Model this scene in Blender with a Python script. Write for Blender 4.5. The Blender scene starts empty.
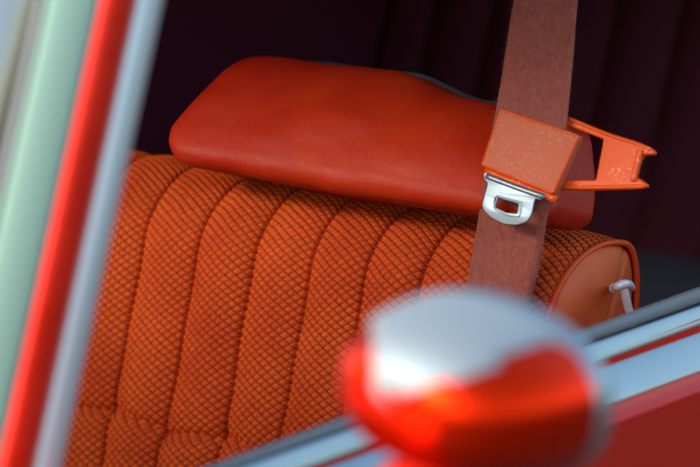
import bpy, bmesh, math, random
import numpy as np
from math import sin, cos, radians, pi, sqrt
from mathutils import Vector, Matrix
random.seed(7); rng = np.random.default_rng(7)
scene = bpy.context.scene
COL = scene.collection

# ------------------------------------------------------------------ camera
YAW, PITCH, LENS = radians(40), radians(14), 135.0
CAM = Vector((0, 0, 1.65))
FWD = Vector((-sin(YAW)*cos(PITCH), cos(YAW)*cos(PITCH), -sin(PITCH)))
RGT = Vector((cos(YAW), sin(YAW), 0)); UPV = RGT.cross(FWD)
cd = bpy.data.cameras.new('camera'); cam = bpy.data.objects.new('camera', cd); COL.objects.link(cam)
cam.matrix_world = Matrix.Translation(CAM) @ Matrix((RGT, UPV, -FWD)).transposed().to_4x4()
cd.lens = LENS; cd.sensor_width = 36; cd.clip_start = .05; cd.clip_end = 500
cd.dof.use_dof = True; cd.dof.focus_distance = 2.53; cd.dof.aperture_fstop = 4.2
scene.camera = cam

# ------------------------------------------------------------------ world, sun, exposure
w = bpy.data.worlds.new('World'); scene.world = w; w.use_nodes = True
nt = w.node_tree; bg = nt.nodes['Background']
sky = nt.nodes.new('ShaderNodeTexSky'); sky.sky_type = 'NISHITA'; sky.sun_disc = False
SUN_EL, SUN_AZ = radians(30), radians(197)      # azimuth of the sun measured clockwise from +Y
sky.sun_elevation = SUN_EL; sky.sun_rotation = SUN_AZ
sky.dust_density = 3.0; sky.air_density = 1.2; sky.ozone_density = 1.0
nt.links.new(sky.outputs[0], bg.inputs[0]); bg.inputs[1].default_value = .15
sl = bpy.data.lights.new('sun', 'SUN'); sl.energy = 1.15; sl.angle = radians(26); sl.color = (1, .93, .84)
so = bpy.data.objects.new('sun', sl); COL.objects.link(so)
sdir = Vector((sin(SUN_AZ)*cos(SUN_EL), cos(SUN_AZ)*cos(SUN_EL), sin(SUN_EL)))
so.rotation_euler = sdir.to_track_quat('Z', 'Y').to_euler()
vs = scene.view_settings; vs.view_transform = 'Standard'; vs.look = 'None'; vs.gamma = 1; vs.exposure = 1.5

# ------------------------------------------------------------------ materials
def new_mat(name, base=(.5,.5,.5), rough=.5, metal=0.0, **kw):
    m = bpy.data.materials.new(name); m.use_nodes = True
    b = m.node_tree.nodes['Principled BSDF']
    b.inputs['Base Color'].default_value = (*base, 1); b.inputs['Roughness'].default_value = rough
    b.inputs['Metallic'].default_value = metal
    for k, v in kw.items(): b.inputs[k.replace('_', ' ')].default_value = v
    return m
def N(m, t, **kw):
    n = m.node_tree.nodes.new(t)
    for k, v in kw.items():
        if k in n.inputs: n.inputs[k].default_value = v
        else: setattr(n, k, v)
    return n
def L(m, a, b): m.node_tree.links.new(a, b)
def bsdf(m): return m.node_tree.nodes['Principled BSDF']
def coords(m, scale=(1,1,1)):
    tc = N(m, 'ShaderNodeTexCoord'); mp = N(m, 'ShaderNodeMapping'); mp.inputs['Scale'].default_value = scale
    L(m, tc.outputs['Object'], mp.inputs[0]); return mp.outputs[0]
def noise(m, scale, detail=3, rough=.55, vec=None):
    n = N(m, 'ShaderNodeTexNoise'); n.inputs['Scale'].default_value = scale
    n.inputs['Detail'].default_value = detail; n.inputs['Roughness'].default_value = rough
    L(m, vec if vec else coords(m), n.inputs['Vector']); return n.outputs['Fac']
def vary(m, fac, c0, c1, lo=.3, hi=.7):
    r = N(m, 'ShaderNodeValToRGB'); r.color_ramp.elements[0].position = lo; r.color_ramp.elements[1].position = hi
    r.color_ramp.elements[0].color = (*c0, 1); r.color_ramp.elements[1].color = (*c1, 1)
    L(m, fac, r.inputs[0]); L(m, r.outputs[0], bsdf(m).inputs['Base Color']); return r
def bump(m, facs):
    prev = None
    for f, dist in facs:
        b = N(m, 'ShaderNodeBump'); b.inputs['Distance'].default_value = dist; b.inputs['Strength'].default_value = 1
        L(m, f, b.inputs['Height'])
        if prev: L(m, prev, b.inputs['Normal'])
        prev = b.outputs['Normal']
    L(m, prev, bsdf(m).inputs['Normal'])
def rough_var(m, fac, lo, hi):
    mr = N(m, 'ShaderNodeMapRange'); mr.inputs['To Min'].default_value = lo; mr.inputs['To Max'].default_value = hi
    L(m, fac, mr.inputs['Value']); L(m, mr.outputs[0], bsdf(m).inputs['Roughness'])

fabric = new_mat('woven_fabric', rough=.7, Specular_IOR_Level=.15)
fr_ = vary(fabric, noise(fabric, 9, 4), (.50,.048,.004), (.67,.098,.011))
# the raised orange yarn lies on a burgundy ground weave
fa = N(fabric, 'ShaderNodeAttribute'); fa.attribute_name = 'yarn'
fm = N(fabric, 'ShaderNodeMix'); fm.data_type = 'RGBA'; fm.inputs[6].default_value = (.095,.010,.008,1)
L(fabric, fa.outputs['Fac'], fm.inputs[0]); L(fabric, fr_.outputs[0], fm.inputs[7]); L(fabric, fm.outputs[2], bsdf(fabric).inputs['Base Color'])
bump(fabric, [(noise(fabric, 1500, 2), .00018), (noise(fabric, 420, 2), .00015)])
leather = new_mat('orange_vinyl', rough=.42, Specular_IOR_Level=.22)
vary(leather, noise(leather, 7, 5), (.33,.009,.003), (.46,.030,.005))
def grain(m, s, d):
    v = N(m, 'ShaderNodeTexVoronoi'); v.feature = 'DISTANCE_TO_EDGE'; v.inputs['Scale'].default_value = s
    L(m, coords(m), v.inputs['Vector']); mr = N(m, 'ShaderNodeMapRange'); mr.inputs['From Max'].default_value = .25
    L(m, v.outputs['Distance'], mr.inputs['Value']); return (mr.outputs[0], d)
bump(leather, [grain(leather, 560, .0001), (noise(leather, 60, 4), .0002)])
rough_var(leather, noise(leather, 35, 4), .36, .52)
side_vinyl = new_mat('side_vinyl', rough=.5, Specular_IOR_Level=.35)
vary(side_vinyl, noise(side_vinyl, 14, 5), (.66,.105,.018), (.80,.140,.026))
bump(side_vinyl, [grain(side_vinyl, 500, .0001), (noise(side_vinyl, 40, 4), .0007)])
pipe_vinyl = new_mat('piping_vinyl', (.66,.070,.008), .45, Specular_IOR_Level=.3)
bump(pipe_vinyl, [(noise(pipe_vinyl, 160, 3), .0004)])
webbing = new_mat('belt_webbing', rough=.8, Sheen_Weight=.35, Sheen_Roughness=.4)
bsdf(webbing).inputs['Sheen Tint'].default_value = (.9,.75,.72,1)
vary(webbing, noise(webbing, 130, 8, .8, coords(webbing, (1.8, 1, 1))), (.21,.042,.028), (.38,.100,.066), .35, .68)
wv = N(webbing, 'ShaderNodeTexWave'); wv.bands_direction = 'X'; wv.inputs['Scale'].default_value = 190; wv.inputs['Distortion'].default_value = 1.5
L(webbing, coords(webbing), wv.inputs['Vector'])
bump(webbing, [(wv.outputs['Fac'], .0001), (noise(webbing, 700, 3, .7, coords(webbing, (3, 1, 1))), .0006)])
def speckled(name, base, spec, scale, thr, rough, bumpd=.0002):
    m = new_mat(name, base, rough, Specular_IOR_Level=.32)
    f = noise(m, scale, 6, .7); r = N(m, 'ShaderNodeValToRGB')
    r.color_ramp.elements[0].position = thr; r.color_ramp.elements[1].position = thr+.05
    r.color_ramp.elements[0].color = (0,0,0,1); r.color_ramp.elements[1].color = (1,1,1,1); L(m, f, r.inputs[0])
    big = noise(m, 30, 4); r2 = N(m, 'ShaderNodeValToRGB'); r2.color_ramp.elements[0].position = .42; r2.color_ramp.elements[1].position = .6
    L(m, big, r2.inputs[0])
    mul = N(m, 'ShaderNodeMath'); mul.operation = 'MULTIPLY'; L(m, r.outputs[0], mul.inputs[0]); L(m, r2.outputs[0], mul.inputs[1])
    mix = N(m, 'ShaderNodeMix'); mix.data_type = 'RGBA'
    mix.inputs[6].default_value = (*base, 1); mix.inputs[7].default_value = (*spec, 1)
    L(m, mul.outputs[0], mix.inputs[0]); L(m, mix.outputs[2], bsdf(m).inputs['Base Color'])
    bump(m, [(f, bumpd), (noise(m, 500, 3), bumpd)]); return m
sleeve_mat = speckled('sleeve_plastic', (.50,.105,.045), (.72,.30,.18), 600, .575, .48, .0003)
arm_mat = speckled('guide_plastic', (.74,.078,.0005), (.88,.42,.25), 380, .565, .35, .0003)
steel = new_mat('tongue_steel', (.27,.36,.42), .42, .75)
bump(steel, [(noise(steel, 300, 3), .0001)]); rough_var(steel, noise(steel, 90, 4), .32, .5)
chrome = new_mat('bright_trim', (.30,.37,.39), .38, 1.0)
green_trim = new_mat('satin_trim', (.135,.225,.205), .60, 1.0)
rough_var(chrome, noise(chrome, 12, 4), .34, .46)
lever_mat = new_mat('lever_chrome', (.80,.84,.85), .35, .2)
paint = new_mat('red_paint', (.56,.012,.0003), .34, .2, Coat_Weight=.6, Coat_Roughness=.08, Coat_IOR=1.33, Specular_IOR_Level=.15)
bump(paint, [(noise(paint, 2.6, 3, .5, coords(paint, (1, .35, 2.5))), .012)])
mirror_sky_reflection = new_mat('mirror_sky_reflection', (.31,.37,.40), .75, 1.0)  # pale metal standing in for sky reflected on the red shell
mirror_red = new_mat('mirror_red', (.80,.022,.0005), .24, .94)
frame_satin = new_mat('frame_satin', (.62,.74,.78), .45, .8)
rubber = new_mat('grey_rubber', (.13,.155,.17), .55)
bump(rubber, [(noise(rubber, 150, 3), .0003)])
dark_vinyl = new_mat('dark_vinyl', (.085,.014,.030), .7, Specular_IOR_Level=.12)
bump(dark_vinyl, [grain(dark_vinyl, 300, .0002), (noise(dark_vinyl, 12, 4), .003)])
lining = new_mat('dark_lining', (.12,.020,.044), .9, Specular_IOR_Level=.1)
bump(lining, [(noise(lining, 200, 3), .0005)])
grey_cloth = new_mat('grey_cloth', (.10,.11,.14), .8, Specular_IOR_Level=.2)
grey_piping = new_mat('dark_grey_edge', (.03,.04,.05), .6, Specular_IOR_Level=.25)
silver = new_mat('mirror_silver', (.8,.85,.86), .03, 1.0)
asphalt = new_mat('pale_paving', rough=.9)
vary(asphalt, noise(asphalt, 3, 6), (.035,.035,.034), (.06,.059,.057))
bump(asphalt, [(noise(asphalt, 60, 5), .004)])
# windscreen: clear pane that mirrors the sky
glass = bpy.data.materials.new('windscreen_glass'); glass.use_nodes = True
g = glass.node_tree; g.nodes.remove(g.nodes['Principled BSDF'])
tr = g.nodes.new('ShaderNodeBsdfTransparent'); tr.inputs[0].default_value = (.74,.80,.78,1)
gl = g.nodes.new('ShaderNodeBsdfGlossy'); gl.inputs['Roughness'].default_value = .04
fr = g.nodes.new('ShaderNodeFresnel'); fr.inputs['IOR'].default_value = 4.5
mx = g.nodes.new('ShaderNodeMixShader'); g.links.new(fr.outputs[0], mx.inputs[0])
g.links.new(tr.outputs[0], mx.inputs[1]); g.links.new(gl.outputs[0], mx.inputs[2])
g.links.new(mx.outputs[0], g.nodes['Material Output'].inputs[0])

# ------------------------------------------------------------------ helpers
def link_mesh(name, me, mat, parent=None, smooth=True):
    if smooth: me.polygons.foreach_set('use_smooth', [True]*len(me.polygons))
    me.materials.clear(); me.materials.append(mat)
    o = bpy.data.objects.new(name, me); COL.objects.link(o); o.parent = parent
    return o
def from_data(name, v, f, mat, parent=None, smooth=True):
    me = bpy.data.meshes.new(name); me.from_pydata([tuple(p) for p in v], [], f); me.update()
    bm = bmesh.new(); bm.from_mesh(me); bmesh.ops.recalc_face_normals(bm, faces=bm.faces); bm.to_mesh(me); bm.free()
    return link_mesh(name, me, mat, parent, smooth)
def grid_faces(nu, nv, closeu=False, closev=False):
    F = []
    for i in range(nu if closeu else nu-1):
        for j in range(nv if closev else nv-1):
            a, b = i, (i+1) % nu; c, d = j, (j+1) % nv
            F.append((a*nv+c, b*nv+c, b*nv+d, a*nv+d))
    return F
def fast_grid(name, P3, mat, parent):
    nu, nv = P3.shape[:2]
    i, j = np.meshgrid(np.arange(nu-1), np.arange(nv-1), indexing='ij')
    q = np.stack([i*nv+j, (i+1)*nv+j, (i+1)*nv+j+1, i*nv+j+1], -1).reshape(-1, 4)
    me = bpy.data.meshes.new(name); me.vertices.add(nu*nv); me.vertices.foreach_set('co', P3.reshape(-1).astype(np.float32))
    me.loops.add(len(q)*4); me.loops.foreach_set('vertex_index', q.reshape(-1).astype(np.int32))
    me.polygons.add(len(q)); me.polygons.foreach_set('loop_start', (np.arange(len(q))*4).astype(np.int32))
    me.polygons.foreach_set('loop_total', np.full(len(q), 4, np.int32)); me.update(calc_edges=True); me.validate()
    return link_mesh(name, me, mat, parent)
def tube_data(pts, r, n=12, cap=True):
    pts = [Vector(p) for p in pts]; rs = r if isinstance(r, (list, tuple)) else [r]*len(pts)
    V, F = [], []; ref = None
    for k, p in enumerate(pts):
        t = (pts[min(k+1, len(pts)-1)] - pts[max(k-1, 0)]).normalized()
        if ref is None: ref = t.orthogonal().normalized()
        ref = (ref - t*ref.dot(t)).normalized(); b = t.cross(ref)
        for a in range(n): V.append(p + rs[k]*(cos(2*pi*a/n)*ref + sin(2*pi*a/n)*b))
    for k in range(len(pts)-1):
        for a in range(n): F.append((k*n+a, k*n+(a+1) % n, (k+1)*n+(a+1) % n, (k+1)*n+a))
    if cap: F.append(tuple(range(n))); F.append(tuple(range((len(pts)-1)*n, len(pts)*n)))
    return V, F
def tube(name, pts, r, mat, parent=None, n=12): return from_data(name, *tube_data(pts, r, n), mat, parent)
def smooth_path(pts, n=8):
    pts = [Vector(p) for p in pts]; out = []
    for k in range(len(pts)-1):
        p0 = pts[max(k-1, 0)]; p1 = pts[k]; p2 = pts[k+1]; p3 = pts[min(k+2, len(pts)-1)]
        for i in range(n):
            t = i/n
            out.append(.5*((2*p1)+(p2-p0)*t+(2*p0-5*p1+4*p2-p3)*t*t+(3*p1-p0-3*p2+p3)*t**3))
    out.append(pts[-1]); return out
def roundbox(size, r, seg=12, warp=None):
    """box with rounded edges, dense enough to be warped"""
    hx, hy, hz = [s/2 for s in size]; V = []; F = []
    ax = []
    for h in (hx, hy, hz):
        a = [-h + r*(1-cos(pi/2*k/5)) for k in range(6)]
        inner = [(-h+r)+(2*h-2*r)*k/seg for k in range(1, seg)]
        b = [h - r*(1-cos(pi/2*k/5)) for k in range(5, -1, -1)]
        ax.append(a+inner+b)
    bm = bmesh.new()
    def face(d, sgn):
        o = [k for k in range(3) if k != d]; A, B = ax[o[0]], ax[o[1]]
        rows = []
        for a in A:
            row = []
            for b in B:
                p = [0, 0, 0]; p[d] = sgn*(hx, hy, hz)[d]; p[o[0]] = a; p[o[1]] = b
                q = [max(-h+r, min(h-r, c)) for c, h in zip(p, (hx, hy, hz))]
                dv = Vector([c-e for c, e in zip(p, q)]); l = dv.length
                # spherical mapping of the corner region
                if l > 1e-9: dv = dv*(r/l)
                row.append(bm.verts.new(Vector(q)+dv))
            rows.append(row)
        for i in range(len(A)-1):
            for j in range(len(B)-1):
                bm.faces.new((rows[i][j], rows[i+1][j], rows[i+1][j+1], rows[i][j+1]))
    for d in range(3):
        for s in (-1, 1): face(d, s)
    bmesh.ops.remove_doubles(bm, verts=bm.verts, dist=r*1e-3)
    if warp:
        for v in bm.verts: v.co = warp(v.co.copy())
    bmesh.ops.recalc_face_normals(bm, faces=bm.faces)
    me = bpy.data.meshes.new('box'); bm.to_mesh(me); bm.free(); return me
def plate(name, loops, depth, bev, mat, parent, w):
    """flat plate with rounded edges cut from outlines (first the outside, then its holes) in the u-v plane at height w"""
    cu = bpy.data.curves.new(name, 'CURVE'); cu.dimensions = '2D'; cu.fill_mode = 'BOTH'
    for lp in loops:
        s = cu.splines.new('POLY'); s.points.add(len(lp)-1); s.use_cyclic_u = True
        for k, (x, y) in enumerate(lp): s.points[k].co = (x, y, 0, 1)
    cu.extrude = depth/2-bev; cu.bevel_depth = bev; cu.bevel_resolution = 2; cu.offset = -bev
    t = bpy.data.objects.new('tmp', cu); COL.objects.link(t); bpy.context.view_layer.update()
    me = bpy.data.meshes.new_from_object(t.evaluated_get(bpy.context.evaluated_depsgraph_get()))
    bpy.data.objects.remove(t); bpy.data.curves.remove(cu)
    bm = bmesh.new(); bm.from_mesh(me); bmesh.ops.remove_doubles(bm, verts=bm.verts, dist=1e-6)
    for v in bm.verts: v.co.z += w
    bm.to_mesh(me); bm.free(); me.name = name
    o = link_mesh(name, me, mat, parent, True)
    me.set_sharp_from_angle(angle=radians(50)); return o
def round_corners(pts, r, n=4):
    out = []; m = len(pts)
    for k in range(m):
        p = Vector(pts[k]); a = Vector(pts[k-1])-p; b = Vector(pts[(k+1) % m])-p
        rr = min(r, a.length*.45, b.length*.45); A = p+a.normalized()*rr; B = p+b.normalized()*rr
        for i in range(n+1):
            t = i/n; out.append(tuple((1-t)**2*A + 2*t*(1-t)*p + t*t*B))
    return out
def empty(name, label, cat, M=None, kind=None):
    o = bpy.data.objects.new(name, None); COL.objects.link(o); o.empty_display_size = .1
    if M is not None: o.matrix_world = M
    o['label'] = label; o['category'] = cat
    return o

# ------------------------------------------------------------------ the car body (front towards -Y, its driver's side towards +X)
X0 = -1.230                                # plane of the door
ground = from_data('ground', [(-60,-60,0),(60,-60,0),(60,60,0),(-60,60,0)], [(0,1,2,3)], asphalt, None, False)
ground['kind'] = 'structure'
car = empty('classic_car', 'red classic car with bright window trims and its side window wound down', 'car', Matrix.Translation((-1.9, 1.9, 0)))
CO = Vector((-1.9, 1.9, 0))
def loc(v): return [Vector(p)-CO for p in v]
def car_part(name, v, f, mat, parent=None, smooth=True):
    return from_data(name, loc(v), f, mat, parent or car, smooth)

Y_A, Y_B = .55, 2.75
def lin(a, b, y): return a + (b-a)*(y-1.30)/(1.96-1.30)       # heights measured at two stations of the belt line
def belt_section(name, fn, mat, parent, ny=40):
    V = []; n = None
    for k in range(ny+1):
        y = Y_A + (Y_B-Y_A)*k/ny; s = fn(y); n = len(s)
        V += [(x, y, z) for x, z in s]
    F = grid_faces(ny+1, n, False, True) + [tuple(range(n)), tuple(range(ny*n, ny*n+n))]
    o = car_part(name, V, F, mat, parent); o.data.set_sharp_from_angle(angle=radians(40)); return o
def bead(zt, zb, b, tilt, back=.012, x=0, n=14):
    def fn(y):
        t0, t1 = zt(y), zb(y); out = [(X0-back, t0)]
        for k in range(n+1):
            t = k/n; out.append((X0 + x + b*sin(pi*min(max(t, .0), 1))**.55 + tilt*t, t0+(t1-t0)*t))
        out.append((X0-back, t1)); return out
    return fn
# door: outer skin with a pressed ledge, closed towards the cabin
def door_fn(y):
    zt = lin(.975, .958, y)
    out = [(X0-.040, .985), (X0-.012, .998), (X0-.004, .999), (X0+.002, 1.000), (X0+.002, zt+.01), (X0+.010, zt+.002), (X0+.013, zt-.001), (X0+.015, zt-.006),
           (X0+.018, zt-.012), (X0+.026, zt-.016)]
    for k in range(1, 14):
        t = k/13; out.append((X0+.026+.004*sin(t*pi)-.10*t, zt-.016-.46*t))
    out += [(X0-.02, .42), (X0-.040, .45)]
    return out
door = belt_section('door', door_fn, paint, None)
belt_section('window_seal', bead(lambda y: lin(1.025, 1.0235, y), lambda y: lin(1.018, 1.0100, y), .003, .003, .010, -.012), rubber, door)
belt_section('sill_trim', bead(lambda y: lin(1.0185, 1.0090, y), lambda y: lin(1.0025, .9945, y), .0012, .007, .010, -.004), chrome, door)
belt_section('belt_trim', bead(lambda y: lin(.9985, .9870, y), lambda y: lin(.977, .9600, y), .0014, .018, .012, .003), chrome, door)

# the leaning front pillar: cross sections run down one raked line
SL = .3505                                               # run of the pillar per metre of rise
def raked(name, section, mat, parent=None, z0=.98, z1=1.46, closed=True, nz=16):
    V = []; n = len(section)
    for k in range(nz+1):
        z = z0+(z1-z0)*k/nz; lean = -.10*(z-1.0)**1.0      # glasshouse tapers inwards towards the roof
        for (dx, dy) in section: V.append((X0+dx+lean*.0, 1.2415+SL*(z-1.377)+dy, z))
    F = grid_faces(nz+1, n, False, closed)
    if closed: F += [tuple(range(n)), tuple(range(nz*n, nz*n+n))]
    return car_part(name, V, F, mat, parent)
def arc(x0, y0, x1, y1, b, n=12, pw=.6, back=.02):
    """convex strip from one edge to the other, bulging outwards"""
    d = Vector((x1-x0, y1-y0)); nn = Vector((d.y, -d.x)).normalized()
    if nn.x < 0: nn = -nn
    out = [(x0-nn.x*back, y0-nn.y*back)]
    for k in range(n+1):
        t = k/n; p = Vector((x0, y0))+d*t+nn*b*sin(pi*t)**pw; out.append((p.x, p.y))
    out.append((x1-nn.x*back, y1-nn.y*back)); return out
pillar = raked('front_pillar', arc(0, -.0305, -.002, .0045, .006), paint)
raked('window_frame_trim', arc(-.0005, .0058, -.006, .0345, .005, pw=.6), frame_satin, pillar)
trim = raked('windscreen_trim', arc(-.0285, -.054, -.0015, -.0312, .0018, pw=.6), green_trim, pillar)
raked('windscreen_seal', arc(-.0335, -.0585, -.029, -.0545, .002), rubber, pillar)
V = []; n = 30
for k in range(9):
    z = .95+.52*k/8
    for i in range(n+1):
        t = i/n; V.append((X0-.0335-1.2*t, 1.2415+SL*(z-1.377)-.0585-.30*sin(pi*t)**.8*.5-.0*t, z))
gv = V; gf = grid_faces(9, n+1)
wg = car_part('windscreen', gv, gf, glass)
md = wg.modifiers.new('thick', 'SOLIDIFY'); md.thickness = .005

# roof, floor, far side, tail, so the cabin is a dark closed room
def box_part(name, c, s, mat, r=.01, parent=None):
    me = roundbox(s, r, 4); me.name = name
    o = link_mesh(name, me, mat, parent or car); o.location = Vector(c)-CO; return o
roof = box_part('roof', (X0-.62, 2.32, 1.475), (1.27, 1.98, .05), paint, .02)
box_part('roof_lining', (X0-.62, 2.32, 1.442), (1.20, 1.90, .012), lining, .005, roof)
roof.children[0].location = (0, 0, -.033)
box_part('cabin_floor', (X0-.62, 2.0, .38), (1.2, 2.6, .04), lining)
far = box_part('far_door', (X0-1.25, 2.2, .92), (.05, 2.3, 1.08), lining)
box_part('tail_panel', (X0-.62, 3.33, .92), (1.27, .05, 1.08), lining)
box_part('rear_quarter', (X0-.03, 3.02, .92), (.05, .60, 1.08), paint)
box_part('dashboard', (X0-.63, 1.10, .76), (1.18, .24, .14), lining, .05)
box_part('bonnet', (X0-.62, .42, .84), (1.30, 1.05, .10), paint, .045)

# unseen front wing, added and bulged for its reflection in the mirror
V = []; nf = 48
for k in range(nf+1):
    y = -.55+1.80*k/nf; t = (y-.55)/1.0; wd = .26*max(0, 1-abs(t)**2.6)**.55+.02; hh = .84-.10*max(0, -t)
    for j in range(25):
        a = pi/2*j/24; V.append((X0-.02+wd*sin(a)**.8, y, .30+(hh-.30)*cos(a)**.55))
wing = car_part('added_front_wing', V, grid_faces(nf+1, 25), paint)
# ------------------------------------------------------------------ wing mirror (part of the car)
MSC = 1.50/1.6; MC = CAM + 1.50*(FWD + (492-350)/700*.26667*RGT - (385-233.5)/700*.26667*UPV); ROLL = radians(-7)
def mirror_local(p):       # local x outwards, y towards the tail, z up
    x, y, z = p; x, z = x*cos(ROLL)-z*sin(ROLL), x*sin(ROLL)+z*cos(ROLL)
    return MC + Vector((x, y, z))
A_, B_, D_ = .079*MSC, .053*MSC, .098*MSC
V = []; nr, na = 28, 64
def se(a, e): return math.copysign(abs(a)**e, a)
for k in range(nr+1):
    t = k/nr*pi/2                                           # 0 at the rim, pi/2 at the nose
    rr = cos(t)**.55; yy = -D_*sin(t)**1.1
    for a in range(na):
        ang = 2*pi*a/na; V.append(mirror_local((A_*rr*se(cos(ang), .88), yy, B_*rr*se(sin(ang), .88)*(1-.04*sin(t))+.008*sin(t))))
F = grid_faces(nr+1, na, False, True)
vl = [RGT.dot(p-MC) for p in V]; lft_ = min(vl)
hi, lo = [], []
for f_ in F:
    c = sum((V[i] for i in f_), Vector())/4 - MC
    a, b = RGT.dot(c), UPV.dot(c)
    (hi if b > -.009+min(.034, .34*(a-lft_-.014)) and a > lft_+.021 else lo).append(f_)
wm = car_part('wing_mirror', V, lo, mirror_red)
cpn = car_part('sky_reflection_cap', V, hi, mirror_sky_reflection, wm)  # added patch in the outline of a sky reflection on the shell
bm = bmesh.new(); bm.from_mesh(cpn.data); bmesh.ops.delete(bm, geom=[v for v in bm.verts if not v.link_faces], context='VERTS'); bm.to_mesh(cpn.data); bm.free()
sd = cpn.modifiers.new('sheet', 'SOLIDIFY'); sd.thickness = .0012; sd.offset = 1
V = []
for (s, y) in ((.995, -.002), (1.015, .000), (1.022, .005), (1.015, .010), (.99, .015), (.94, .013), (.93, .009)):
    for a in range(na):
        ang = 2*pi*a/na; V.append(mirror_local((A_*s*se(cos(ang), .88), y, B_*s*se(sin(ang), .88))))
car_part('mirror_rim', V, grid_faces(7, na, False, True), chrome, wm)
V = [mirror_local((A_*.95*se(cos(2*pi*a/na), .88), .010, B_*.95*se(sin(2*pi*a/na), .88))) for a in range(na)]
car_part('mirror_glass', V, [tuple(range(na))], silver, wm, False)
arm_pts = smooth_path([mirror_local((-.01, -.02, -.040)), mirror_local((-.05, .0, -.085)), mirror_local((-.16, .03, -.155)),
                       Vector((X0+.075, 1.28, .955)), Vector((X0+.03, 1.30, .93))], 8)
v_, f_ = tube_data(arm_pts, [.020]*10+[.015]*13+[.022]*(len(arm_pts)-23), 20)
car_part('mirror_stalk', v_, f_, paint, wm)

# ------------------------------------------------------------------ seat frame: u across, v up the backrest, w out of its face
YS = radians(32); TILT = radians(1.5); REC = radians(18)
HR = Vector((-sin(YAW), cos(YAW), 0)); Z = Vector((0, 0, 1))
U = (cos(YS)*RGT - sin(YS)*HR)*cos(TILT) - Z*sin(TILT)
BK = sin(YS)*RGT + cos(YS)*HR
Vv = cos(REC)*Z + sin(REC)*BK; Vv = (Vv - U*Vv.dot(U)).normalized(); W = U.cross(Vv)
K = 36/LENS
S = CAM + 2.6*(FWD + (0)*RGT - (300-233.5)/700*K*UPV)
SM = Matrix((U, Vv, W)).transposed().to_4x4(); SM.translation = S
def uv(px, py, w=0):           # survey helper: where a sight line meets the plane w of the seat frame
    d = FWD + (px-350)/700*K*RGT - (py-233.5)/700*K*UPV
    t = (S + w*W - CAM).dot(W)/d.dot(W); q = CAM + t*d - S
    return (q.dot(U), q.dot(Vv))

seat = empty('car_seat', 'orange fluted fabric car seat with smooth vinyl headrest and piped side', 'car seat', SM)
seams = [-.463,-.394,-.325,-.2555,-.1856,-.1164,-.0501,.0146,.0777,.1440,.2156]
UMAX = .2156; V1, RV = .015, .090
def sstep(a, b, x): t = np.clip((x-a)/(b-a), 0, 1); return t*t*(3-2*t)
def profile(s, u):
    """s: length up the face from V1 (negative below); returns v, w, nv, nw"""
    RW = .085 + .055*sstep(.06, UMAX, u)
    LQ = .150                                                # nominal length of the rolled top, front half
    phi = np.clip(s/LQ, 0, None)*pi/2
    ph = np.minimum(phi, pi)
    rwb = np.where(ph > pi/2, .055, RW)
    v = np.where(s < 0, V1+s, V1+RV*np.sin(ph)); w = np.where(s < 0, 0, -RW*1.0 + rwb*np.cos(ph))
    nv = np.where(s < 0, 0, np.sin(ph)*RW); nw = np.where(s < 0, 1, np.cos(ph)*RV)
    n = np.sqrt(nv*nv+nw*nw); return v, w, nv/n, nw/n
step = .00095
us = np.arange(-.40, UMAX+1e-6, step); ss = np.arange(-.34, .30, step)
Ug, Sg = np.meshgrid(us, ss, indexing='ij')
# flutes
wob = .0011*np.sin(Sg*23+1.3)+.0007*np.sin(Sg*61)
ue = Ug + wob*sstep(0, .02, UMAX-Ug)
bul = np.zeros_like(Ug); fl = np.zeros_like(Ug)
for k in range(len(seams)-1):
    a, b = seams[k], seams[k+1]; mk = (ue >= a) & (ue < b+1e-9)
    t = (ue-a)/(b-a); amp = .0108 + .0012*math.sin(k*2.1)
    if k == len(seams)-2: hb = amp*.9*np.clip(1-np.abs(2*t-1)**2.6, 0, 1)**.75
    else: hb = amp*np.clip(1-np.abs(2*t-1)**2.1, 0, 1)**.8
    bul = np.where(mk, hb, bul); fl = np.where(mk, k, fl)
# horizontal tuck low on the back
cv = -.168-V1 + .004*np.sin((Ug+.03)*2*pi/.067*.5) + .006*(fl % 2) - .01*(Ug+.2)
dz = Sg-cv
crease = -.0068*np.exp(-(dz/.0055)**2) - .004*np.exp(-(dz/.016)**2)*(dz > 0)
puff = .003*np.exp(-((dz+.022)/.016)**2)
soft = .0022*np.sin(Ug*31+Sg*9)*np.sin(Sg*17+2)
# woven cells, lying as diamonds on the cloth
sh = np.array([.0, .31, .62, .15, .77, .42, .05, .58, .27, .81, .1])[fl.astype(int)]
jx = .05*np.sin(Sg*140+fl)+.03*np.sin(Ug*200)
pp = (3.96*Ug+6.64*Sg)/.0555 + sh + jx; qq = (5.91*Ug-6.25*Sg)/.0555 + sh*.5 - jx*.6
ip, iq = np.floor(pp), np.floor(qq); fp = np.abs(pp-ip-.5); fq = np.abs(qq-iq-.5)
hsh = np.modf(np.abs(np.sin(ip*12.9898+iq*78.233)*43758.5453))[0]
dd = (fp**4.5+fq**4.5)**(1/4.5)
cell = 1-sstep(.30, .47, dd)
groove = sstep(.40, .5, fp)
yarn = (.86+.14*hsh)*(1-np.clip(1.0*sstep(.39, .46, fp)+.85*sstep(.42, .48, fq), 0, 1))
hgt = .0008*(1-(2*dd)**2) + .0013*cell - .0008*groove + .0002*(qq-iq-.5) - .0003*(pp-ip-.5) + .0002*(hsh-.5)
edge = sstep(0, .18, np.minimum(bul/.0125, 1))
hgt = hgt*(.35+.65*edge)
v, w_, nv, nw = profile(Sg, Ug)
bul = bul*(1-.42*sstep(.02, .13, Sg))
sd_ = np.min(np.abs(ue[..., None]-np.array(seams[1:-1])), -1)
h = bul - .0035*np.exp(-(sd_/.0016)**2) + crease + puff + soft + hgt
shoulder = -.010*sstep(.19, UMAX, Ug)
h = h + shoulder*0
P3 = np.stack([Ug, v+nv*h, w_+nw*h], -1)
bk = fast_grid('backrest', P3, fabric, seat)
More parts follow.
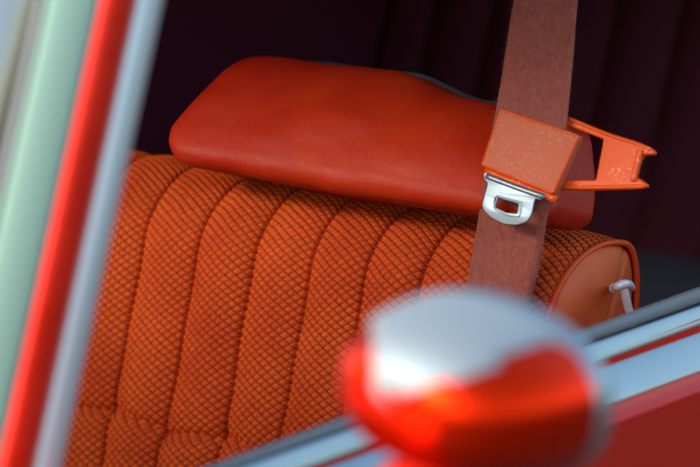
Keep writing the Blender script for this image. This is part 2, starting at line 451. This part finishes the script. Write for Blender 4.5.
at = bk.data.attributes.new('yarn', 'FLOAT', 'POINT'); at.data.foreach_set('value', yarn.reshape(-1).astype(np.float32))
# piping and smooth side panel
def prof_pt(s, u=UMAX, off=0):
    v, w, a, b = [float(q) for q in profile(np.array(s, float), np.array(u, float))]
    return v+a*off, w+b*off
sp = [-.34+.01*k for k in range(65)]
tube('piping', [(UMAX+.0025, *prof_pt(s, off=.0010)) for s in sp], .0030, pipe_vinyl, seat, 14)
ring = [prof_pt(s, off=-.003) for s in sp]
ring += [(-.20, ring[-1][1]), (-.325, ring[-1][1])]
cy = sum(p[0] for p in ring)/len(ring)+.02; cw = sum(p[1] for p in ring)/len(ring)
V = []; nr = 22
for k in range(nr+1):
    s = 1-k/nr
    for (a, b) in ring:
        A, B = cy+(a-cy)*s, cw+(b-cw)*s
        bulg = .016*(1-s**3.2) + .0018*sin(A*70+B*40)*(1-s**4)
        dl = (A-.035)*.5+(B+.115)*1.0; bulg -= .0035*math.exp(-(dl/.004)**2)*max(0, min(1, (A-.02)/.03))*(1 if s > .02 else 0)
        V.append((UMAX-.001+bulg, A, B))
from_data('side_panel', V, grid_faces(nr+1, len(ring), False, True), side_vinyl, seat)
m2 = len(ring)
# back shell closing the inner end
from_data('back_panel', [(-.40, -.32, -.15), (UMAX-.004, -.32, -.19), (UMAX-.004, .01, -.188), (-.40, .01, -.135)], [(0,1,2,3)], dark_vinyl, seat, False)

# headrest
HU0, HU1 = -.203, .2505
def hr_warp(c):
    x, y, z = c                    # x across, y up (height .118), z thickness
    t = (y+.059)/.118              # 0 bottom .. 1 top
    t = min(max(t, 0), 1); lft = -.202 - .018*math.sin(pi*t/.62) if t < .31 else -.220+.038*((t-.31)/.69)**1.1
    rgt = .229+.003*sin(pi*t) - .036*t**1.3
    f = (x+.2275)/.455
    X = lft+(rgt-lft)*f
    thick = 1.0-.30*t
    Zp = z*thick - .042*t + .014
    Y = .1035 + t*.1240 - .006*sin(pi*f)*(1-t)*.6 + .004*(1-abs(2*f-1))*t + .003*f*(1-t)
    if z > 0: Zp += .013*max(0, sin(pi*f))**.6*sin(pi*t) + .0008*sin(X*23+Y*30)
    e_ = max(0, min(1, (f-.48)/.27)); Y -= .016*e_*e_*(3-2*e_)*t
    from mathutils import noise as mn
    d3 = mn.noise(Vector((X*16, Y*22, z*20)))*.0028 + mn.noise(Vector((X*45+3, Y*60, z*50)))*.0007
    Y += d3*(y/.059)*.8; Zp += d3*(z/.059)*1.2
    Y -= .0045*math.exp(-((f-.0)/.05)**2)*t
    return Vector((X, Y, Zp-.002))
me = roundbox((.455, .118, .118), .020, 40, hr_warp); me.name = 'headrest'
hr = link_mesh('headrest', me, leather, seat)
def hp(x, y, z): return hr_warp(Vector((x, y, z)))
top = [hp(-.200+.41*k/40, .0590, -.004) + Vector((0, .0008, 0)) for k in range(41)]
tube('top_edge_strip', top, [.0012+.0020*abs(sin(pi*k/40))**.5 + (.0032*math.exp(-((k-33)/3.5)**2)) for k in range(41)], grey_piping, hr, 10)
endp = []
for (y, z) in ((-.050, .052), (-.02, .0575), (.02, .0575), (.046, .052), (.0545, .044)):
    endp.append(hp(.2175, y, z))
tube('end_piping', [p+Vector((.0015, 0, .0008)) for p in smooth_path(endp, 6)], .0017, pipe_vinyl, hr, 8)

# chrome recliner lever on the side panel
def lev(px, py, du):              # point on the plane u = du of the seat frame
    d = FWD + (px-350)/700*K*RGT - (py-233.5)/700*K*UPV
    t = (S + du*U - CAM).dot(U)/d.dot(U); q = CAM + t*d - S
    return Vector((q.dot(U), q.dot(Vv), q.dot(W)))
rl = bpy.data.objects.new('recliner_lever', None)
stem = smooth_path([lev(622, 286, .246), lev(624.5, 292, .249), lev(627, 303, .250), lev(631, 319, .252), lev(634, 335, .254)], 5)
lever = tube('recliner_lever', stem, [.0048]*4+[.0043]*(len(stem)-4), lever_mat, seat, 14)
hd = smooth_path([lev(613.5, 288, .236), lev(617, 286.5, .246), lev(623, 284, .251), lev(629, 284.5, .251), lev(632, 288, .247)], 5)
tube('lever_knob', hd, [.0027+.0017*sin(pi*(.08+.84*k/(len(hd)-1)))**.5 for k in range(len(hd))], lever_mat, lever, 16)
cp = [lev(612.5, 289, .230), lev(614.5, 287.5, .240)]
tube('lever_collar', cp, .0046, lever_mat, lever, 16)

# ------------------------------------------------------------------ seat belt
belt = empty('seat_belt', 'faded rust coloured seat belt hanging over the seat with plastic sleeve and steel tongue', 'seat belt', SM)
rows = [((536,-130),(600,-130),.10), ((526,-60),(588,-60),.095), ((515,0),(577,0),.090), ((506,55),(572,62),.084), ((497,110),(566,128),.079),
        ((488,160),(559,172),.076), ((481,205),(546,215),.062), ((473,250),(538,262),.044), ((465,295),(526,312),.030),
        ((456,345),(515,362),.026), ((446,400),(504,415),.026), ((436,455),(492,470),.028), ((424,530),(480,545),.03)]
Lp = smooth_path([(*uv(*a, w), w) for a, b, w in rows], 14); Rp = smooth_path([(*uv(*b, w), w) for a, b, w in rows], 14)
V = []; nw_ = 36; nb = len(Lp)
def belt_pt(k, t, side):
    p = Lp[k].lerp(Rp[k], t); q = Vector(p)
    s = k/nb
    q.z += .0012*sin(t*5+s*7) + .0004*sin(s*40+t*2) - .004*max(0, (t-.93)/.07)**1.5*(1 if s > .45 else .3)
    q.x += 0
    q.z += side*.0008; return q
for k in range(nb):
    for i in range(nw_+1): V.append(belt_pt(k, i/nw_, 1))
    for i in range(nw_, -1, -1): V.append(belt_pt(k, i/nw_, -1))
nn = 2*(nw_+1)
F = grid_faces(nb, nn, False, True)
# loose threads along both selvedges
for _ in range(950):
    k = random.randrange(0, nb-1); t = random.choice((0, 1)); q = belt_pt(k, t, random.uniform(-1, 1)); q = q.lerp(belt_pt(k+1, t, 0), random.random())
    o = (1 if t else -1); l = random.uniform(.0008, .0042)*(1.3 if random.random() < .12 else 1)
    d = Vector((o*l, random.uniform(-.7, .7)*l, random.uniform(-.4, .8)*l)); wv_ = Vector((0, .00013, 0.00005))
    b0 = len(V); V += [q-Vector((o*.0008, 0, 0))-wv_, q-Vector((o*.0008, 0, 0))+wv_, q+d*.6+wv_*.7, q+d+Vector((0, l*.2, 0)), q+d*.6-wv_*.7]
    F.append((b0, b0+1, b0+2, b0+3, b0+4))
me = bpy.data.meshes.new('webbing'); me.from_pydata([tuple(p) for p in V], [], F); me.update()
link_mesh('webbing', me, webbing, belt)
# plastic sleeve
cs = [Vector(uv(*p, .088)) for p in ((480,165),(554,195),(577.5,134.5),(497.5,107.5))]
def sl_warp(c):
    x, y, z = c; a, b = x/.084+.5, y/.058+.5
    p = cs[0]*(1-a)*(1-b)+cs[1]*a*(1-b)+cs[2]*a*b+cs[3]*(1-a)*b
    q = Vector((p.x, p.y, .083+z))
    q.z -= .006*b                      # leans back with the belt
    if z > 0: q.z -= .0006*sin(pi*a)*sin(pi*b)
    return q
me = roundbox((.084, .058, .012), .0030, 16, sl_warp); me.name = 'sleeve'
slv = link_mesh('sleeve', me, sleeve_mat, belt)
fc = [cs[k].lerp(sum(cs, Vector((0,0)))/4, .035) for k in range(4)]
rimp = round_corners([tuple(p) for p in fc], .003, 3)
rimp = rimp+[rimp[0]]
def fz(p): return .0885-.006*max(0, min(1, ((Vector(p)-cs[0]).dot((cs[3]-cs[0]).normalized()))/(cs[3]-cs[0]).length))
tube('sleeve_rim', [Vector((*p, fz(p))) for p in rimp], .0010, arm_mat, slv, 8)
lip = [Vector((*(cs[0].lerp(cs[1], t)+Vector((.001, -.0035))), .079)) for t in [.02+.96*k/10 for k in range(11)]]
tube('sleeve_lip', lip, .0042, arm_mat, slv, 12)
# steel tongue
z2 = lambda x, y: (470+x/5.19, 150+y/5.19)
out = [z2(*p) for p in ((75,113),(230,172),(398,231),(386,256),(358,259),(343,252),(336,268),(321,338),(300,372),(245,391),(180,386),(112,352),(72,312),(65,285),(80,232),(96,172),(74,152))]
slot = [z2(*p) for p in ((146,249),(256,281),(248,333),(190,325),(134,298))]
TW = .083
ol = round_corners([uv(*p, TW) for p in out], .0035); sl2 = round_corners([uv(*p, TW) for p in slot], .0016)
tg = plate('tongue', [ol, sl2], .0030, .0007, steel, belt, TW)
bar = [Vector((*uv(*z2(*p), TW+.002), TW+.0022)) for p in ((86,135),(230,190),(382,243))]
tube('tongue_flange', smooth_path(bar, 4), .0026, steel, tg, 12)
rim = [Vector((*uv(*p, TW+.0015), TW+.0014)) for p in slot]
rim = [Vector((*q, TW+.0014)) for q in round_corners([uv(*p, TW+.0014) for p in [z2(*p) for p in ((134,236),(268,272),(258,347),(190,337),(122,304))]], .003)]
tube('slot_rim', rim+[rim[0]], .0010, steel, tg, 8)
# orange guide arm beside the sleeve
z3 = lambda x, y: (550+x/4.667, 100+y/4.667)
GW = .066
outer = [z3(*p) for p in ((45,62),(75,76),(262,150),(400,193),(470,222),(493,241),(489,256),(440,258),(424,280),(396,386),(418,366),(456,394),(457,408),(382,416),(200,422),(20,420),(20,385),(60,376),(222,377),(258,186),(80,118),(45,95))]
# the window is open on the sleeve's side, so the arm is one bent outline
ga = plate('guide_arm', [round_corners([uv(*p, GW) for p in outer], .0016, 3)], .009, .0014, arm_mat, belt, GW)
rb = [Vector((*uv(*z3(*p), GW+.005), GW+.0055)) for p in ((424,232),(410,290),(388,378))]
tube('arm_rib', smooth_path(rb, 5), .0030, arm_mat, ga, 12)
rb = [Vector((*uv(*z3(*p), GW+.004), GW+.0038)) for p in ((80,84),(262,158),(400,203),(470,232))]
tube('upper_rib', smooth_path(rb, 5), .0019, arm_mat, ga, 10)
rb = [Vector((*uv(*z3(*p), GW+.004), GW+.0038)) for p in ((30,404),(200,408),(380,405),(440,402))]
tube('lower_rib', smooth_path(rb, 5), .0021, arm_mat, ga, 10)

# ------------------------------------------------------------------ rear seat in the dark of the cabin
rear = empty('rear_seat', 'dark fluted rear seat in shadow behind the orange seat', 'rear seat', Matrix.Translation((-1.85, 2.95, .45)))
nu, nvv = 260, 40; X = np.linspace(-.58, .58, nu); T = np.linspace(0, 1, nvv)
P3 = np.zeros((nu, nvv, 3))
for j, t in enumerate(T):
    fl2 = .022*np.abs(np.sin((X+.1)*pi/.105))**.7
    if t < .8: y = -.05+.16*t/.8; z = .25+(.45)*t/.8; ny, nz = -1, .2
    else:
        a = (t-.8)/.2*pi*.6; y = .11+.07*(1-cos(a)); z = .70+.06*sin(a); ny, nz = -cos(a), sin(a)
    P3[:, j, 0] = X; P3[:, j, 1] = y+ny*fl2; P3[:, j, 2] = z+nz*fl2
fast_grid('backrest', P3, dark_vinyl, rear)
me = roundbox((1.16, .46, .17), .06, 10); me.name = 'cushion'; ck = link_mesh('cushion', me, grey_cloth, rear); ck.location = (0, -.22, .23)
